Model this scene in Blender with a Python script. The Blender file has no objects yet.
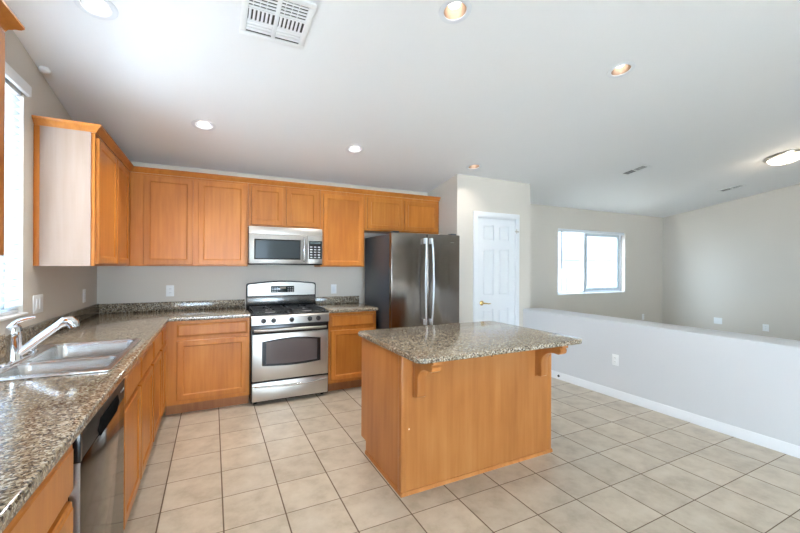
import bpy, bmesh, math, random
from mathutils import Vector, Matrix
random.seed(7)
C = bpy.context.scene.collection
SC = bpy.context.scene
PI = math.pi

# ------------------------------------------------------------------ camera
F_PX, YAW, ROLL, EYE = 375.59, 0.4625, -0.0044, 1.3864
cam = bpy.data.cameras.new('camera')
cam.sensor_width = 36; cam.lens = F_PX / 800 * 36; cam.clip_start = 0.02
co = bpy.data.objects.new('camera', cam); C.objects.link(co)
_r = Vector((math.cos(YAW), -math.sin(YAW), 0)); _u = Vector((0, 0, 1)); _f = Vector((math.sin(YAW), math.cos(YAW), 0))
r2 = _r * math.cos(ROLL) - _u * math.sin(ROLL); u2 = _r * math.sin(ROLL) + _u * math.cos(ROLL)
m = Matrix((r2, u2, -_f)).transposed().to_4x4(); m.translation = (0, 0, EYE)
co.matrix_world = m
SC.camera = co

# ------------------------------------------------------------------ world, daylight, exposure
SC.view_settings.view_transform = 'Standard'; SC.view_settings.look = 'None'
SC.view_settings.gamma = 1; SC.view_settings.use_curve_mapping = False
SC.view_settings.exposure = 1.28
w = bpy.data.worlds.new('World'); SC.world = w; w.use_nodes = True
bg = w.node_tree.nodes['Background']; bg.inputs[0].default_value = (0.60, 0.80, 1.0, 1); bg.inputs[1].default_value = 9.5

def portal(name, loc, rot, sx, sy):
    """guides the sky light through a wall opening; gives off no light of its own"""
    l = bpy.data.lights.new(name, 'AREA'); l.shape = 'RECTANGLE'; l.size = sx; l.size_y = sy
    l.cycles.is_portal = True
    o = bpy.data.objects.new(name, l); C.objects.link(o); o.location = loc; o.rotation_euler = rot
    return o
portal('daylight_sink_window', (-1.17, 2.4675, 1.76), (0, -PI/2, 0), 1.36, 1.09)
portal('daylight_far_window', (6.2875, 4.78, 1.485), (-PI/2, 0, 0), 1.87, 1.17)
portal('daylight_rear_unseen', (0.5, -6.16, 1.15), (PI/2, 0, 0), 2.62, 2.32)  # unseen rear opening, placed and sized for even daylight fill
portal('daylight_side_added', (-1.17, -3.2, 1.1), (0, -PI/2, 0), 2.22, 1.62)  # unseen side opening added for more light from the left
sun = bpy.data.lights.new('sun', 'SUN'); sun.energy = 60; sun.angle = 0.01; sun.color = (0.94, 0.97, 1.0)
so = bpy.data.objects.new('sun', sun); C.objects.link(so); so.rotation_euler = (math.radians(4), math.radians(32), 0)

# ------------------------------------------------------------------ materials
def M(name): 
    mt = bpy.data.materials.new(name); mt.use_nodes = True
    return mt, mt.node_tree.nodes, mt.node_tree.links, mt.node_tree.nodes['Principled BSDF']
def plain(name, col, rough=0.5, metal=0.0, spec=0.5, emit=None, es=0):
    mt, N, L, b = M(name)
    b.inputs['Base Color'].default_value = (*col, 1); b.inputs['Roughness'].default_value = rough
    b.inputs['Metallic'].default_value = metal; b.inputs['Specular IOR Level'].default_value = spec
    if emit: b.inputs['Emission Color'].default_value = (*emit, 1); b.inputs['Emission Strength'].default_value = es
    return mt
def ramp(N, stops):
    r = N.new('ShaderNodeValToRGB'); e = r.color_ramp.elements
    while len(e) > 1: e.remove(e[-1])
    e[0].position = stops[0][0]; e[0].color = (*stops[0][1], 1)
    for p, c in stops[1:]:
        k = e.new(p); k.color = (*c, 1)
    return r
def pos(N, L, scale=(1, 1, 1)):
    g = N.new('ShaderNodeNewGeometry'); mp = N.new('ShaderNodeMapping'); mp.inputs['Scale'].default_value = scale
    L.new(g.outputs['Position'], mp.inputs['Vector']); return mp.outputs['Vector']
def noise(N, L, vec, scale, detail=3, rough=0.5):
    n = N.new('ShaderNodeTexNoise'); n.inputs['Scale'].default_value = scale; n.inputs['Detail'].default_value = detail
    n.inputs['Roughness'].default_value = rough; L.new(vec, n.inputs['Vector']); return n.outputs['Fac']
def bump(N, L, h, b, strength, dist=0.01):
    bp = N.new('ShaderNodeBump'); bp.inputs['Strength'].default_value = strength; bp.inputs['Distance'].default_value = dist
    L.new(h, bp.inputs['Height']); L.new(bp.outputs['Normal'], b.inputs['Normal'])
def paint(name, col, rough=0.6, tex=60, st=0.08):
    mt, N, L, b = M(name); b.inputs['Base Color'].default_value = (*col, 1); b.inputs['Roughness'].default_value = rough
    b.inputs['Specular IOR Level'].default_value = 0.3
    bump(N, L, noise(N, L, pos(N, L), tex, 3), b, st, 0.004); return mt
def wood(name, dark, mid, light, rough=0.32, sc=(14, 14, 0.9), coat=0.07):
    mt, N, L, b = M(name)
    v = pos(N, L, sc)
    n1 = noise(N, L, v, 2.2, 5, 0.6)
    n2 = noise(N, L, pos(N, L, (3, 3, 1.1)), 1.6, 2)
    mx = N.new('ShaderNodeMath'); mx.operation = 'ADD'; L.new(n1, mx.inputs[0]); L.new(n2, mx.inputs[1])
    hf = N.new('ShaderNodeMath'); hf.operation = 'MULTIPLY'; hf.inputs[1].default_value = 0.5; L.new(mx.outputs[0], hf.inputs[0])
    r = ramp(N, [(0.30, dark), (0.5, mid), (0.70, light)]); L.new(hf.outputs[0], r.inputs[0])
    oi = N.new('ShaderNodeObjectInfo'); hs = N.new('ShaderNodeHueSaturation')
    mr = N.new('ShaderNodeMapRange'); mr.inputs['To Min'].default_value = 0.90; mr.inputs['To Max'].default_value = 1.08
    L.new(oi.outputs['Random'], mr.inputs['Value']); L.new(mr.outputs[0], hs.inputs['Value'])
    L.new(r.outputs[0], hs.inputs['Color']); L.new(hs.outputs[0], b.inputs['Base Color'])
    b.inputs['Roughness'].default_value = rough; b.inputs['Specular IOR Level'].default_value = 0.25; b.inputs['Coat Weight'].default_value = coat; b.inputs['Coat Roughness'].default_value = 0.25
    return mt
def steel(name, col, rough=0.28, axis=(1, 1, 60), wob=0.0, wv=(1.2, 1.2, 0.5)):
    mt, N, L, b = M(name); b.inputs['Base Color'].default_value = (*col, 1); b.inputs['Metallic'].default_value = 1
    n = noise(N, L, pos(N, L, axis), 12, 3)
    mr = N.new('ShaderNodeMapRange'); mr.inputs['To Min'].default_value = rough - 0.06; mr.inputs['To Max'].default_value = rough + 0.06
    L.new(n, mr.inputs['Value']); L.new(mr.outputs[0], b.inputs['Roughness'])
    if wob: bump(N, L, noise(N, L, pos(N, L, wv), 3, 1), b, wob, 0.05)
    return mt
def granite(name):
    mt, N, L, b = M(name)
    p = pos(N, L)
    wp = N.new('ShaderNodeTexNoise'); wp.inputs['Scale'].default_value = 40; L.new(p, wp.inputs['Vector'])
    ad = N.new('ShaderNodeMixRGB'); ad.blend_type = 'ADD'; ad.inputs[0].default_value = 0.016
    L.new(p, ad.inputs[1]); L.new(wp.outputs['Color'], ad.inputs[2])
    def cells(scale, stops):
        v = N.new('ShaderNodeTexVoronoi'); v.inputs['Scale'].default_value = scale; L.new(ad.outputs[0], v.inputs['Vector'])
        sx = N.new('ShaderNodeSeparateColor'); L.new(v.outputs['Color'], sx.inputs[0])
        r = ramp(N, stops); r.color_ramp.interpolation = 'CONSTANT'; L.new(sx.outputs[0], r.inputs[0]); return r.outputs[0], sx.outputs[1]
    a, ar = cells(150, [(0, (0.020, 0.015, 0.011)), (0.20, (0.14, 0.095, 0.057)), (0.36, (0.30, 0.23, 0.15)), (0.58, (0.44, 0.365, 0.26)), (0.80, (0.64, 0.585, 0.48)), (0.94, (0.17, 0.155, 0.135))])
    c, cr = cells(340, [(0, (0.018, 0.014, 0.011)), (0.30, (0.20, 0.145, 0.09)), (0.6, (0.42, 0.36, 0.27)), (0.85, (0.10, 0.075, 0.055))])
    mx = N.new('ShaderNodeMixRGB'); mx.inputs[0].default_value = 0.30; L.new(a, mx.inputs[1]); L.new(c, mx.inputs[2])
    n = noise(N, L, p, 5, 2); mr = N.new('ShaderNodeMapRange'); mr.inputs['To Min'].default_value = 0.8; mr.inputs['To Max'].default_value = 1.2
    L.new(n, mr.inputs['Value']); hs = N.new('ShaderNodeHueSaturation'); L.new(mr.outputs[0], hs.inputs['Value']); L.new(mx.outputs[0], hs.inputs['Color'])
    L.new(hs.outputs[0], b.inputs['Base Color']); b.inputs['Roughness'].default_value = 0.12; b.inputs['Specular IOR Level'].default_value = 0.6
    return mt
TS, TX, TY = 0.3153, -0.2581, 3.7413
def tile_floor(name):
    mt, N, L, b = M(name)
    g = N.new('ShaderNodeNewGeometry'); s = N.new('ShaderNodeSeparateXYZ'); L.new(g.outputs['Position'], s.inputs[0])
    def mth(op, a, bb=None, c=None):
        n = N.new('ShaderNodeMath'); n.operation = op
        for i, v in enumerate((a, bb, c)):
            if v is None: continue
            if isinstance(v, (int, float)): n.inputs[i].default_value = v
            else: L.new(v, n.inputs[i])
        return n.outputs[0]
    ux = mth('DIVIDE', mth('SUBTRACT', s.outputs[0], TX), TS); uy = mth('DIVIDE', mth('SUBTRACT', s.outputs[1], TY), TS)
    def edge(u, half):
        d = mth('ABSOLUTE', mth('SUBTRACT', mth('FRACT', mth('ADD', u, 0.5)), 0.5))
        mr = N.new('ShaderNodeMapRange'); mr.inputs['From Min'].default_value = half * 0.75; mr.inputs['From Max'].default_value = half * 1.25
        mr.inputs['To Min'].default_value = 1; mr.inputs['To Max'].default_value = 0; L.new(d, mr.inputs['Value']); return mr.outputs[0]
    gr = mth('MAXIMUM', edge(ux, 0.0115), edge(uy, 0.008))
    cid = N.new('ShaderNodeCombineXYZ'); L.new(mth('FLOOR', ux), cid.inputs[0]); L.new(mth('FLOOR', uy), cid.inputs[1])
    wn = N.new('ShaderNodeTexWhiteNoise'); L.new(cid.outputs[0], wn.inputs['Vector'])
    of = N.new('ShaderNodeVectorMath'); of.operation = 'SCALE'; of.inputs['Scale'].default_value = 9; L.new(wn.outputs['Color'], of.inputs[0])
    av = N.new('ShaderNodeVectorMath'); av.operation = 'ADD'; L.new(g.outputs['Position'], av.inputs[0]); L.new(of.outputs[0], av.inputs[1])
    n1 = noise(N, L, av.outputs[0], 7, 5, 0.62)
    r = ramp(N, [(0.28, (0.385, 0.325, 0.245)), (0.5, (0.50, 0.43, 0.335)), (0.72, (0.575, 0.51, 0.415))]); L.new(n1, r.inputs[0])
    mr = N.new('ShaderNodeMapRange'); mr.inputs['To Min'].default_value = 0.95; mr.inputs['To Max'].default_value = 1.05; L.new(wn.outputs['Value'], mr.inputs['Value'])
    hs = N.new('ShaderNodeHueSaturation'); L.new(mr.outputs[0], hs.inputs['Value']); L.new(r.outputs[0], hs.inputs['Color'])
    mx = N.new('ShaderNodeMixRGB'); L.new(gr, mx.inputs[0]); L.new(hs.outputs[0], mx.inputs[1]); mx.inputs[2].default_value = (0.13, 0.085, 0.055, 1)
    L.new(mx.outputs[0], b.inputs['Base Color'])
    rr = N.new('ShaderNodeMapRange'); rr.inputs['To Min'].default_value = 0.34; rr.inputs['To Max'].default_value = 0.8; L.new(gr, rr.inputs['Value'])
    L.new(rr.outputs[0], b.inputs['Roughness'])
    inv = mth('SUBTRACT', mth('MULTIPLY', n1, 0.25), gr); bump(N, L, inv, b, 0.35, 0.003)
    return mt
def glass_mat(name, gl=0.08, tint=(1, 1, 1)):
    mt = bpy.data.materials.new(name); mt.use_nodes = True; N = mt.node_tree.nodes; L = mt.node_tree.links; N.remove(N['Principled BSDF'])
    t = N.new('ShaderNodeBsdfTransparent'); t.inputs[0].default_value = (*tint, 1); g = N.new('ShaderNodeBsdfGlossy'); g.inputs['Roughness'].default_value = 0.02
    x = N.new('ShaderNodeMixShader'); x.inputs[0].default_value = gl; L.new(t.outputs[0], x.inputs[1]); L.new(g.outputs[0], x.inputs[2])
    L.new(x.outputs[0], N['Material Output'].inputs[0]); return mt
def slat_mat(name):
    mt = bpy.data.materials.new(name); mt.use_nodes = True; N = mt.node_tree.nodes; L = mt.node_tree.links; N.remove(N['Principled BSDF'])
    d = N.new('ShaderNodeBsdfDiffuse'); d.inputs[0].default_value = (0.86, 0.88, 0.90, 1); t = N.new('ShaderNodeBsdfTranslucent'); t.inputs[0].default_value = (0.66, 0.69, 0.72, 1)
    x = N.new('ShaderNodeMixShader'); x.inputs[0].default_value = 0.5; L.new(d.outputs[0], x.inputs[1]); L.new(t.outputs[0], x.inputs[2])
    L.new(x.outputs[0], N['Material Output'].inputs[0]); return mt

WALL = paint('wall_paint', (0.665, 0.612, 0.54)); HALF = paint('half_wall_daylit', (0.665, 0.668, 0.675)); CEIL = paint('ceiling_paint', (0.90, 0.90, 0.90), 0.7, 45, 0.12)  # half wall colour has bluish daylight mixed into the wall paint
TRIM = plain('trim_white', (0.82, 0.83, 0.84), 0.35)
TILE = tile_floor('ceramic_tile')
MAPLE = wood('maple', (0.40, 0.126, 0.020), (0.50, 0.172, 0.029), (0.58, 0.226, 0.043))
MAPLE_GLARE = wood('maple_glare', (0.35, 0.25, 0.19), (0.385, 0.283, 0.222), (0.42, 0.318, 0.258))  # maple with the window's glare whitened into its colour
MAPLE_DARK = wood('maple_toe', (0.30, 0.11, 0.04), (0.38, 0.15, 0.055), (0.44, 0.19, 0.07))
MAPLE_ISLE = wood('maple_panel', (0.34, 0.118, 0.028), (0.445, 0.17, 0.044), (0.52, 0.225, 0.066), sc=(9, 9, 0.5))
GRAN = granite('granite')
STEEL = steel('stainless', (0.55, 0.52, 0.48), 0.36)
STEEL_B = steel('stainless_bright', (0.40, 0.38, 0.35), 0.40)
FSTEEL = steel('slate_steel', (0.215, 0.19, 0.167), 0.2, wob=0.3, wv=(2.2, 2.2, 0.35))
FSIDE = plain('fridge_side_paint', (0.035, 0.042, 0.052), 0.38)
DWSTEEL = steel('dishwasher_steel', (0.12, 0.106, 0.095), 0.12)
CHROME = plain('chrome', (0.82, 0.83, 0.85), 0.08, 1)
SINK = steel('sink_steel', (0.66, 0.67, 0.68), 0.24, (1, 1, 8))
BLACK = plain('black_enamel', (0.012, 0.012, 0.013), 0.22)
IRON = plain('cast_iron', (0.02, 0.02, 0.021), 0.55)
DGLASS = plain('dark_glass', (0.12, 0.095, 0.09), 0.05, 0, 0.4)
MGLASS = plain('microwave_glass', (0.05, 0.062, 0.068), 0.08, 0, 0.12)
GREY = plain('button_grey', (0.45, 0.45, 0.46), 0.5)
DISP = plain('display', (0.02, 0.03, 0.03), 0.1)
BRASS = plain('brass', (0.72, 0.50, 0.20), 0.22, 1)
PLATE = plain('plate_white', (0.88, 0.88, 0.87), 0.4)
SLOT = plain('slot_dark', (0.05, 0.05, 0.05), 0.6)
DUCT = plain('duct_dark', (0.06, 0.058, 0.05), 0.8)
REFL = plain('can_reflector', (0.36, 0.27, 0.21), 0.4, 0.85)
REFW = plain('can_white', (0.82, 0.83, 0.85), 0.4); REFG = plain('can_inner_grey', (0.36, 0.38, 0.42), 0.5)
BULB = plain('bulb', (1, 1, 1), 0.4, emit=(1.0, 0.93, 0.82), es=2.2)
DOME = plain('dome_glass', (1, 0.98, 0.94), 0.4, emit=(1.0, 0.88, 0.72), es=1.2)
NICK = plain('brushed_nickel', (0.55, 0.50, 0.44), 0.3, 1)
GLASS = glass_mat('window_glass'); SLAT = slat_mat('blind_slat')
VINYL = plain('vinyl', (0.78, 0.81, 0.84), 0.4)
FENCE = plain('pale_fence', (0.125, 0.125, 0.125), 0.8); HOUSE = plain('house_stucco', (0.175, 0.175, 0.175), 0.9); HBAND = plain('house_trim', (0.12, 0.125, 0.135), 0.8); GROUND = plain('dark_ground', (0.05, 0.053, 0.047), 0.9)  # ground kept dark to weaken bounce through the far window

# ------------------------------------------------------------------ mesh helpers
class MB:
    def __init__(s): s.bm = bmesh.new()
    def merge(s, b2, mat=None):
        if mat is not None: bmesh.ops.transform(b2, matrix=mat, verts=b2.verts)
        me = bpy.data.meshes.new('t'); b2.to_mesh(me); b2.free(); s.bm.from_mesh(me); bpy.data.meshes.remove(me); return s
    def box(s, a, b, bev=0.0, seg=2):
        x0, x1 = sorted((a[0], b[0])); y0, y1 = sorted((a[1], b[1])); z0, z1 = sorted((a[2], b[2]))
        t = bmesh.new(); bmesh.ops.create_cube(t, size=1)
        for v in t.verts: v.co = ((x0 + x1)/2 + v.co.x*(x1 - x0), (y0 + y1)/2 + v.co.y*(y1 - y0), (z0 + z1)/2 + v.co.z*(z1 - z0))
        if bev: bmesh.ops.bevel(t, geom=t.edges[:], offset=min(bev, 0.45*min(x1-x0, y1-y0, z1-z0)), segments=seg, profile=0.5, affect='EDGES')
        return s.merge(t)
    def prism(s, pts, d0, d1, axis='y', bev=0.0):
        """closed 2D outline extruded along axis; pts in the two other axes"""
        def P(p, d): return {'y': (p[0], d, p[1]), 'z': (p[0], p[1], d), 'x': (d, p[0], p[1])}[axis]
        t = bmesh.new(); a = [t.verts.new(P(p, d0)) for p in pts]; b = [t.verts.new(P(p, d1)) for p in pts]
        n = len(pts); t.faces.new(a); t.faces.new(b[::-1])
        for i in range(n): t.faces.new((a[i], b[i], b[(i+1) % n], a[(i+1) % n]))
        bmesh.ops.recalc_face_normals(t, faces=t.faces)
        if bev:
            ed = [e for e in t.edges if all(len(f.verts) != 4 or n == 4 for f in e.link_faces[:1]) or any(len(f.verts) == n and n != 4 for f in e.link_faces)]
            bmesh.ops.bevel(t, geom=ed, offset=bev, segments=2, profile=0.5, affect='EDGES')
        return s.merge(t)
    def lathe(s, prof, seg=32, mat=None, cap=True):
        """prof: (r, h) about local z"""
        t = bmesh.new(); rings = []
        for r, h in prof:
            rings.append([t.verts.new((r*math.cos(2*PI*k/seg), r*math.sin(2*PI*k/seg), h)) for k in range(seg)] if r > 1e-5 else [t.verts.new((0, 0, h))])
        for A, B in zip(rings, rings[1:]):
            for k in range(seg):
                q = [A[k % len(A)], A[(k+1) % len(A)], B[(k+1) % len(B)], B[k % len(B)]]
                u = []
                for v in q:
                    if v not in u: u.append(v)
                if len(u) > 2: t.faces.new(u)
        if cap:
            for R_ in (rings[0], rings[-1]):
                if len(R_) > 2: t.faces.new(R_)
        bmesh.ops.recalc_face_normals(t, faces=t.faces)
        return s.merge(t, mat)
    def tube(s, path, rad, seg=12, flat=1.0):
        path = [Vector(p) for p in path]; n = len(path)
        rr = rad if isinstance(rad, (list, tuple)) else [rad]*n
        t = bmesh.new(); rings = []; up = None
        for i, p in enumerate(path):
            d = (path[min(i+1, n-1)] - path[max(i-1, 0)]).normalized()
            if up is None: up = Vector((0, 0, 1)) if abs(d.z) < 0.9 else Vector((1, 0, 0))
            a = d.cross(up).normalized(); up = a.cross(d).normalized()
            rings.append([t.verts.new(p + rr[i]*(math.cos(2*PI*k/seg)*a + flat*math.sin(2*PI*k/seg)*up)) for k in range(seg)])
        for A, B in zip(rings, rings[1:]):
            for k in range(seg): t.faces.new((A[k], A[(k+1) % seg], B[(k+1) % seg], B[k]))
        t.faces.new(rings[0]); t.faces.new(rings[-1]); bmesh.ops.recalc_face_normals(t, faces=t.faces)
        return s.merge(t)
    def sweep(s, path, prof):
        """prof (out, z) swept along a horizontal polyline, mitred; out = to the right of travel"""
        path = [Vector((p[0], p[1])) for p in path]; n = len(path); t = bmesh.new(); rings = []
        for i, p in enumerate(path):
            d0 = (path[i] - path[i-1]).normalized() if i else None; d1 = (path[i+1] - path[i]).normalized() if i < n-1 else None
            n0 = Vector((d0.y, -d0.x)) if d0 else None; n1 = Vector((d1.y, -d1.x)) if d1 else None
            if n0 is None: o = n1
            elif n1 is None: o = n0
            else: o = (n0 + n1) / (1 + n0.dot(n1))
            rings.append([t.verts.new((p.x + o.x*q[0], p.y + o.y*q[0], q[1])) for q in prof])
        k_ = len(prof)
        for A, B in zip(rings, rings[1:]):
            for k in range(k_): t.faces.new((A[k], A[(k+1) % k_], B[(k+1) % k_], B[k]))
        t.faces.new(rings[0]); t.faces.new(rings[-1]); bmesh.ops.recalc_face_normals(t, faces=t.faces)
        return s.merge(t)

def wloc(p):
    v = Vector((0, 0, 0))
    while p is not None: v += p.location; p = p.parent
    return v
def obj(name, mb, mat, parent=None, local=False, smooth=True, label=None):
    bm = mb.bm; me = bpy.data.meshes.new(name)
    if parent is not None:
        if not local:
            off = wloc(parent); bmesh.ops.translate(bm, verts=bm.verts, vec=-off)
        loc = Vector((0, 0, 0))
    else:
        xs = [v.co.x for v in bm.verts]; ys = [v.co.y for v in bm.verts]; zs = [v.co.z for v in bm.verts]
        loc = Vector(((min(xs)+max(xs))/2, (min(ys)+max(ys))/2, min(zs))); bmesh.ops.translate(bm, verts=bm.verts, vec=-loc)
    bm.to_mesh(me); bm.free()
    if smooth:
        me.shade_smooth(); me.set_sharp_from_angle(angle=math.radians(32))
    me.materials.append(mat)
    o = bpy.data.objects.new(name, me); C.objects.link(o); o.location = loc
    if parent is not None: o.parent = parent
    if label: o['label'] = label
    return o
def tag(o, label, cat, group=None):
    o['label'] = label; o['category'] = cat
    if group: o['group'] = group
    return o
def thing(name, label, cat, loc, group=None, rot=(0, 0, 0)):
    o = bpy.data.objects.new(name, None); C.objects.link(o); o.empty_display_size = 0.1
    o.location = loc; o.rotation_euler = rot
    return tag(o, label, cat, group)
def struct(name, mb, mat, parent=None, **k):
    o = obj(name, mb, mat, parent, **k)
    if parent is None: o['kind'] = 'structure'
    return o
def sroot(name, loc):
    o = bpy.data.objects.new(name, None); C.objects.link(o); o.location = loc; o['kind'] = 'structure'; return o

# ------------------------------------------------------------------ room
XL, W, XR, YR = -1.012, 4.61, 8.483, -6.0
SL = 0.155
def cz(y): return 2.437 + SL*(W - y)
TOP = 4.3
def wallbox(boxes, mat=WALL):
    b = MB()
    for a, c in boxes: b.box(a, c)
    return b
struct('floor', MB().box((XL-0.2, YR-0.2, -0.1), (XR+0.2, W+0.2, 0)), TILE)
# left wall with window opening, plus an unseen side opening added for daylight
wy0, wy1, wz0, wz1 = 1.93, 3.005, 1.09, 2.43
struct('wall_left', wallbox([((XL-0.15, YR-0.15, 0), (XL, -4.0, TOP)), ((XL-0.15, -4.0, 2.2), (XL, -2.4, TOP)), ((XL-0.15, -2.4, 0), (XL, wy0, TOP)), ((XL-0.15, wy1, 0), (XL, W+0.15, TOP)),
                             ((XL-0.15, wy0, 0), (XL, wy1, wz0)), ((XL-0.15, wy0, wz1), (XL, wy1, TOP))]), WALL, smooth=False)
fx0, fx1, fz0, fz1 = 5.36, 7.215, 0.905, 2.065
struct('wall_back', wallbox([((XL, W, 0), (fx0, W+0.15, TOP)), ((fx1, W, 0), (XR+0.15, W+0.15, TOP)),
                             ((fx0, W, 0), (fx1, W+0.15, fz0)), ((fx0, W, fz1), (fx1, W+0.15, TOP))]), WALL, smooth=False)
struct('wall_right', MB().box((XR, YR-0.15, 0), (XR+0.15, W, TOP)), WALL, smooth=False)
# rear wall (behind the camera) with an unseen opening shaped for daylight fill
struct('wall_rear', wallbox([((XL, YR-0.15, 0), (-0.8, YR, TOP)), ((-0.8, YR-0.15, 2.3), (1.8, YR, TOP)), ((1.8, YR-0.15, 0), (XR, YR, TOP))]), WALL, smooth=False)
PX0, PX1, PY = 2.735, 3.97, 3.89
struct('wall_alcove', MB().box((PX0, PY+0.1, 0), (PX0+0.1, W, TOP)), WALL, smooth=False)
dx0, dx1, dz1 = 3.045, 3.70, 2.04
struct('wall_pantry', wallbox([((PX0, PY, 0), (dx0, PY+0.1, TOP)), ((dx1, PY, 0), (PX1, PY+0.1, TOP)), ((dx0, PY, dz1), (dx1, PY+0.1, TOP))]), WALL, smooth=False)
struct('wall_side', MB().box((PX1-0.1, PY+0.1, 0), (PX1, W, TOP)), WALL, smooth=False)
HX, HX2, HZ = 3.846, 4.20, 0.81
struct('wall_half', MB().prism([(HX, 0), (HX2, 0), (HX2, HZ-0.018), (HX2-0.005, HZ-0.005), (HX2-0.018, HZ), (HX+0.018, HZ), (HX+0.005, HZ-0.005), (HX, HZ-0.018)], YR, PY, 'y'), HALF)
struct('baseboard_half', MB().prism([(HX-0.013, 0), (HX, 0), (HX, 0.085), (HX-0.006, 0.085), (HX-0.013, 0.072)], YR, PY, 'y'), TRIM)
struct('baseboard_pantry', MB().box((PX0, PY-0.012, 0), (2.965, PY, 0.085), 0.003).box((3.775, PY-0.012, 0), (HX-0.013, PY, 0.085), 0.003), TRIM)
# ceiling: one sloped plane with round cut-outs for the recessed lights
CANS = [(-0.56, 2.508), (1.253, 1.811), (-0.072, 3.626), (1.298, 3.646), (2.746, 1.792), (2.80, 3.64)]
CR = 0.072
def ceiling():
    b = MB(); bm = b.bm; ed = []
    def loop(pts):
        vs = [bm.verts.new((x, y, cz(y))) for x, y in pts]
        for i in range(len(vs)): ed.append(bm.edges.new((vs[i], vs[(i+1) % len(vs)])))
    loop([(XL-0.1, YR-0.1), (XR+0.1, YR-0.1), (XR+0.1, W+0.1), (XL-0.1, W+0.1)])
    for x, y in CANS: loop([(x + CR*math.cos(2*PI*k/28), y + CR*math.sin(2*PI*k/28)) for k in range(28)])
    bmesh.ops.triangle_fill(bm, use_beauty=True, use_dissolve=False, edges=ed, normal=(0, 0, -1))
    return b
struct('ceiling', ceiling(), CEIL, smooth=False)

# window by the sink
w1 = sroot('window_1', (XL, (wy0+wy1)/2, wz0))
fr = MB()
xo = XL-0.13
for a, c in (((xo, wy0, wz0), (xo+0.05, wy1, wz0+0.05)), ((xo, wy0, wz1-0.05), (xo+0.05, wy1, wz1)), ((xo, wy0, wz0), (xo+0.05, wy0+0.05, wz1)), ((xo, wy1-0.05, wz0), (xo+0.05, wy1, wz1)), ((xo, (wy0+wy1)/2-0.025, wz0), (xo+0.05, (wy0+wy1)/2+0.025, wz1))): fr.box(a, c, 0.004)
struct('frame', fr, VINYL, w1); struct('glass', MB().box((xo+0.02, wy0, wz0), (xo+0.026, wy1, wz1)), GLASS, w1)
struct('sill', MB().box((XL-0.1, wy0-0.0, wz0-0.002), (XL+0.02, wy1+0.02, wz0+0.012), 0.004), TRIM, w1)
# far-room window
w2 = sroot('window_2', ((fx0+fx1)/2, W, fz0))
yo = W+0.08; fr = MB(); mxx = 6.15
for a, c in (((fx0, yo, fz0), (fx1, yo+0.06, fz0+0.045)), ((fx0, yo, fz1-0.045), (fx1, yo+0.06, fz1)), ((fx0, yo, fz0), (fx0+0.045, yo+0.06, fz1)), ((fx1-0.045, yo, fz0), (fx1, yo+0.06, fz1)), ((mxx-0.03, yo, fz0), (mxx+0.03, yo+0.06, fz1))): fr.box(a, c, 0.004)
struct('frame', fr, VINYL, w2)
sa = MB()
for a, c in (((mxx+0.03, yo+0.01, fz0+0.045), (fx1-0.045, yo+0.04, fz0+0.095)), ((mxx+0.03, yo+0.01, fz1-0.095), (fx1-0.045, yo+0.04, fz1-0.045)), ((mxx+0.03, yo+0.01, fz0+0.09), (mxx+0.08, yo+0.04, fz1-0.09)), ((fx1-0.105, yo+0.01, fz0+0.09), (fx1-0.045, yo+0.04, fz1-0.09))): sa.box(a, c, 0.003)
struct('sliding_sash', sa, plain('sash_shaded', (0.55, 0.60, 0.64), 0.4), w2)  # sash vinyl greyed to hold the shadow on it
struct('glass', MB().box((fx0+0.02, yo+0.045, fz0+0.02), (mxx, yo+0.05, fz1-0.02)), GLASS, w2)
struct('glass', MB().box((mxx, yo+0.022, fz0+0.05), (fx1-0.05, yo+0.027, fz1-0.05)), GLASS, w2)
struct('sill', MB().box((fx0, W-0.005, fz0-0.002), (fx1, yo, fz0+0.012), 0.003), TRIM, w2)
# outside the far window
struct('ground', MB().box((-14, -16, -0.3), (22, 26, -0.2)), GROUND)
struct('patio_bounce', MB().prism([(-6, -14), (6, -14), (6, YR-0.16), (XL-0.16, YR-0.16), (XL-0.16, 9), (-6, 9)], -0.2, -0.02, 'z'), plain('bounce_concrete', (0.62, 0.61, 0.59), 0.9))  # unseen pale slab added to bounce light up onto the ceiling
fe = MB()
for k in range(90): fe.box((2.0+k*0.2, 7.6, -0.2), (2.18+k*0.2, 7.63, 1.12))
fe.box((2.0, 7.625, 0.9), (20, 7.67, 1.0)).box((2.0, 7.625, 0.1), (20, 7.67, 0.2))
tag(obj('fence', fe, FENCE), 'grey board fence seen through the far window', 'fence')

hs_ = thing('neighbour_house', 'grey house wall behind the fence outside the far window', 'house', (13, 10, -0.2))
obj('wall', MB().box((2, 8.4, -0.2), (26, 13, 6.0)), HOUSE, hs_, smooth=False)  # set near and tall to block sky light into the far room
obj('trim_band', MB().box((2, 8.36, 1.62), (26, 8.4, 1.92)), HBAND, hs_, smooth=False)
obj('roof', MB().prism([(7.9, 6.0), (13.5, 6.0), (10.7, 7.4)], 1.6, 26.4, 'x'), plain('roof_tile', (0.25, 0.2, 0.17), 0.9), hs_, smooth=False)
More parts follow.
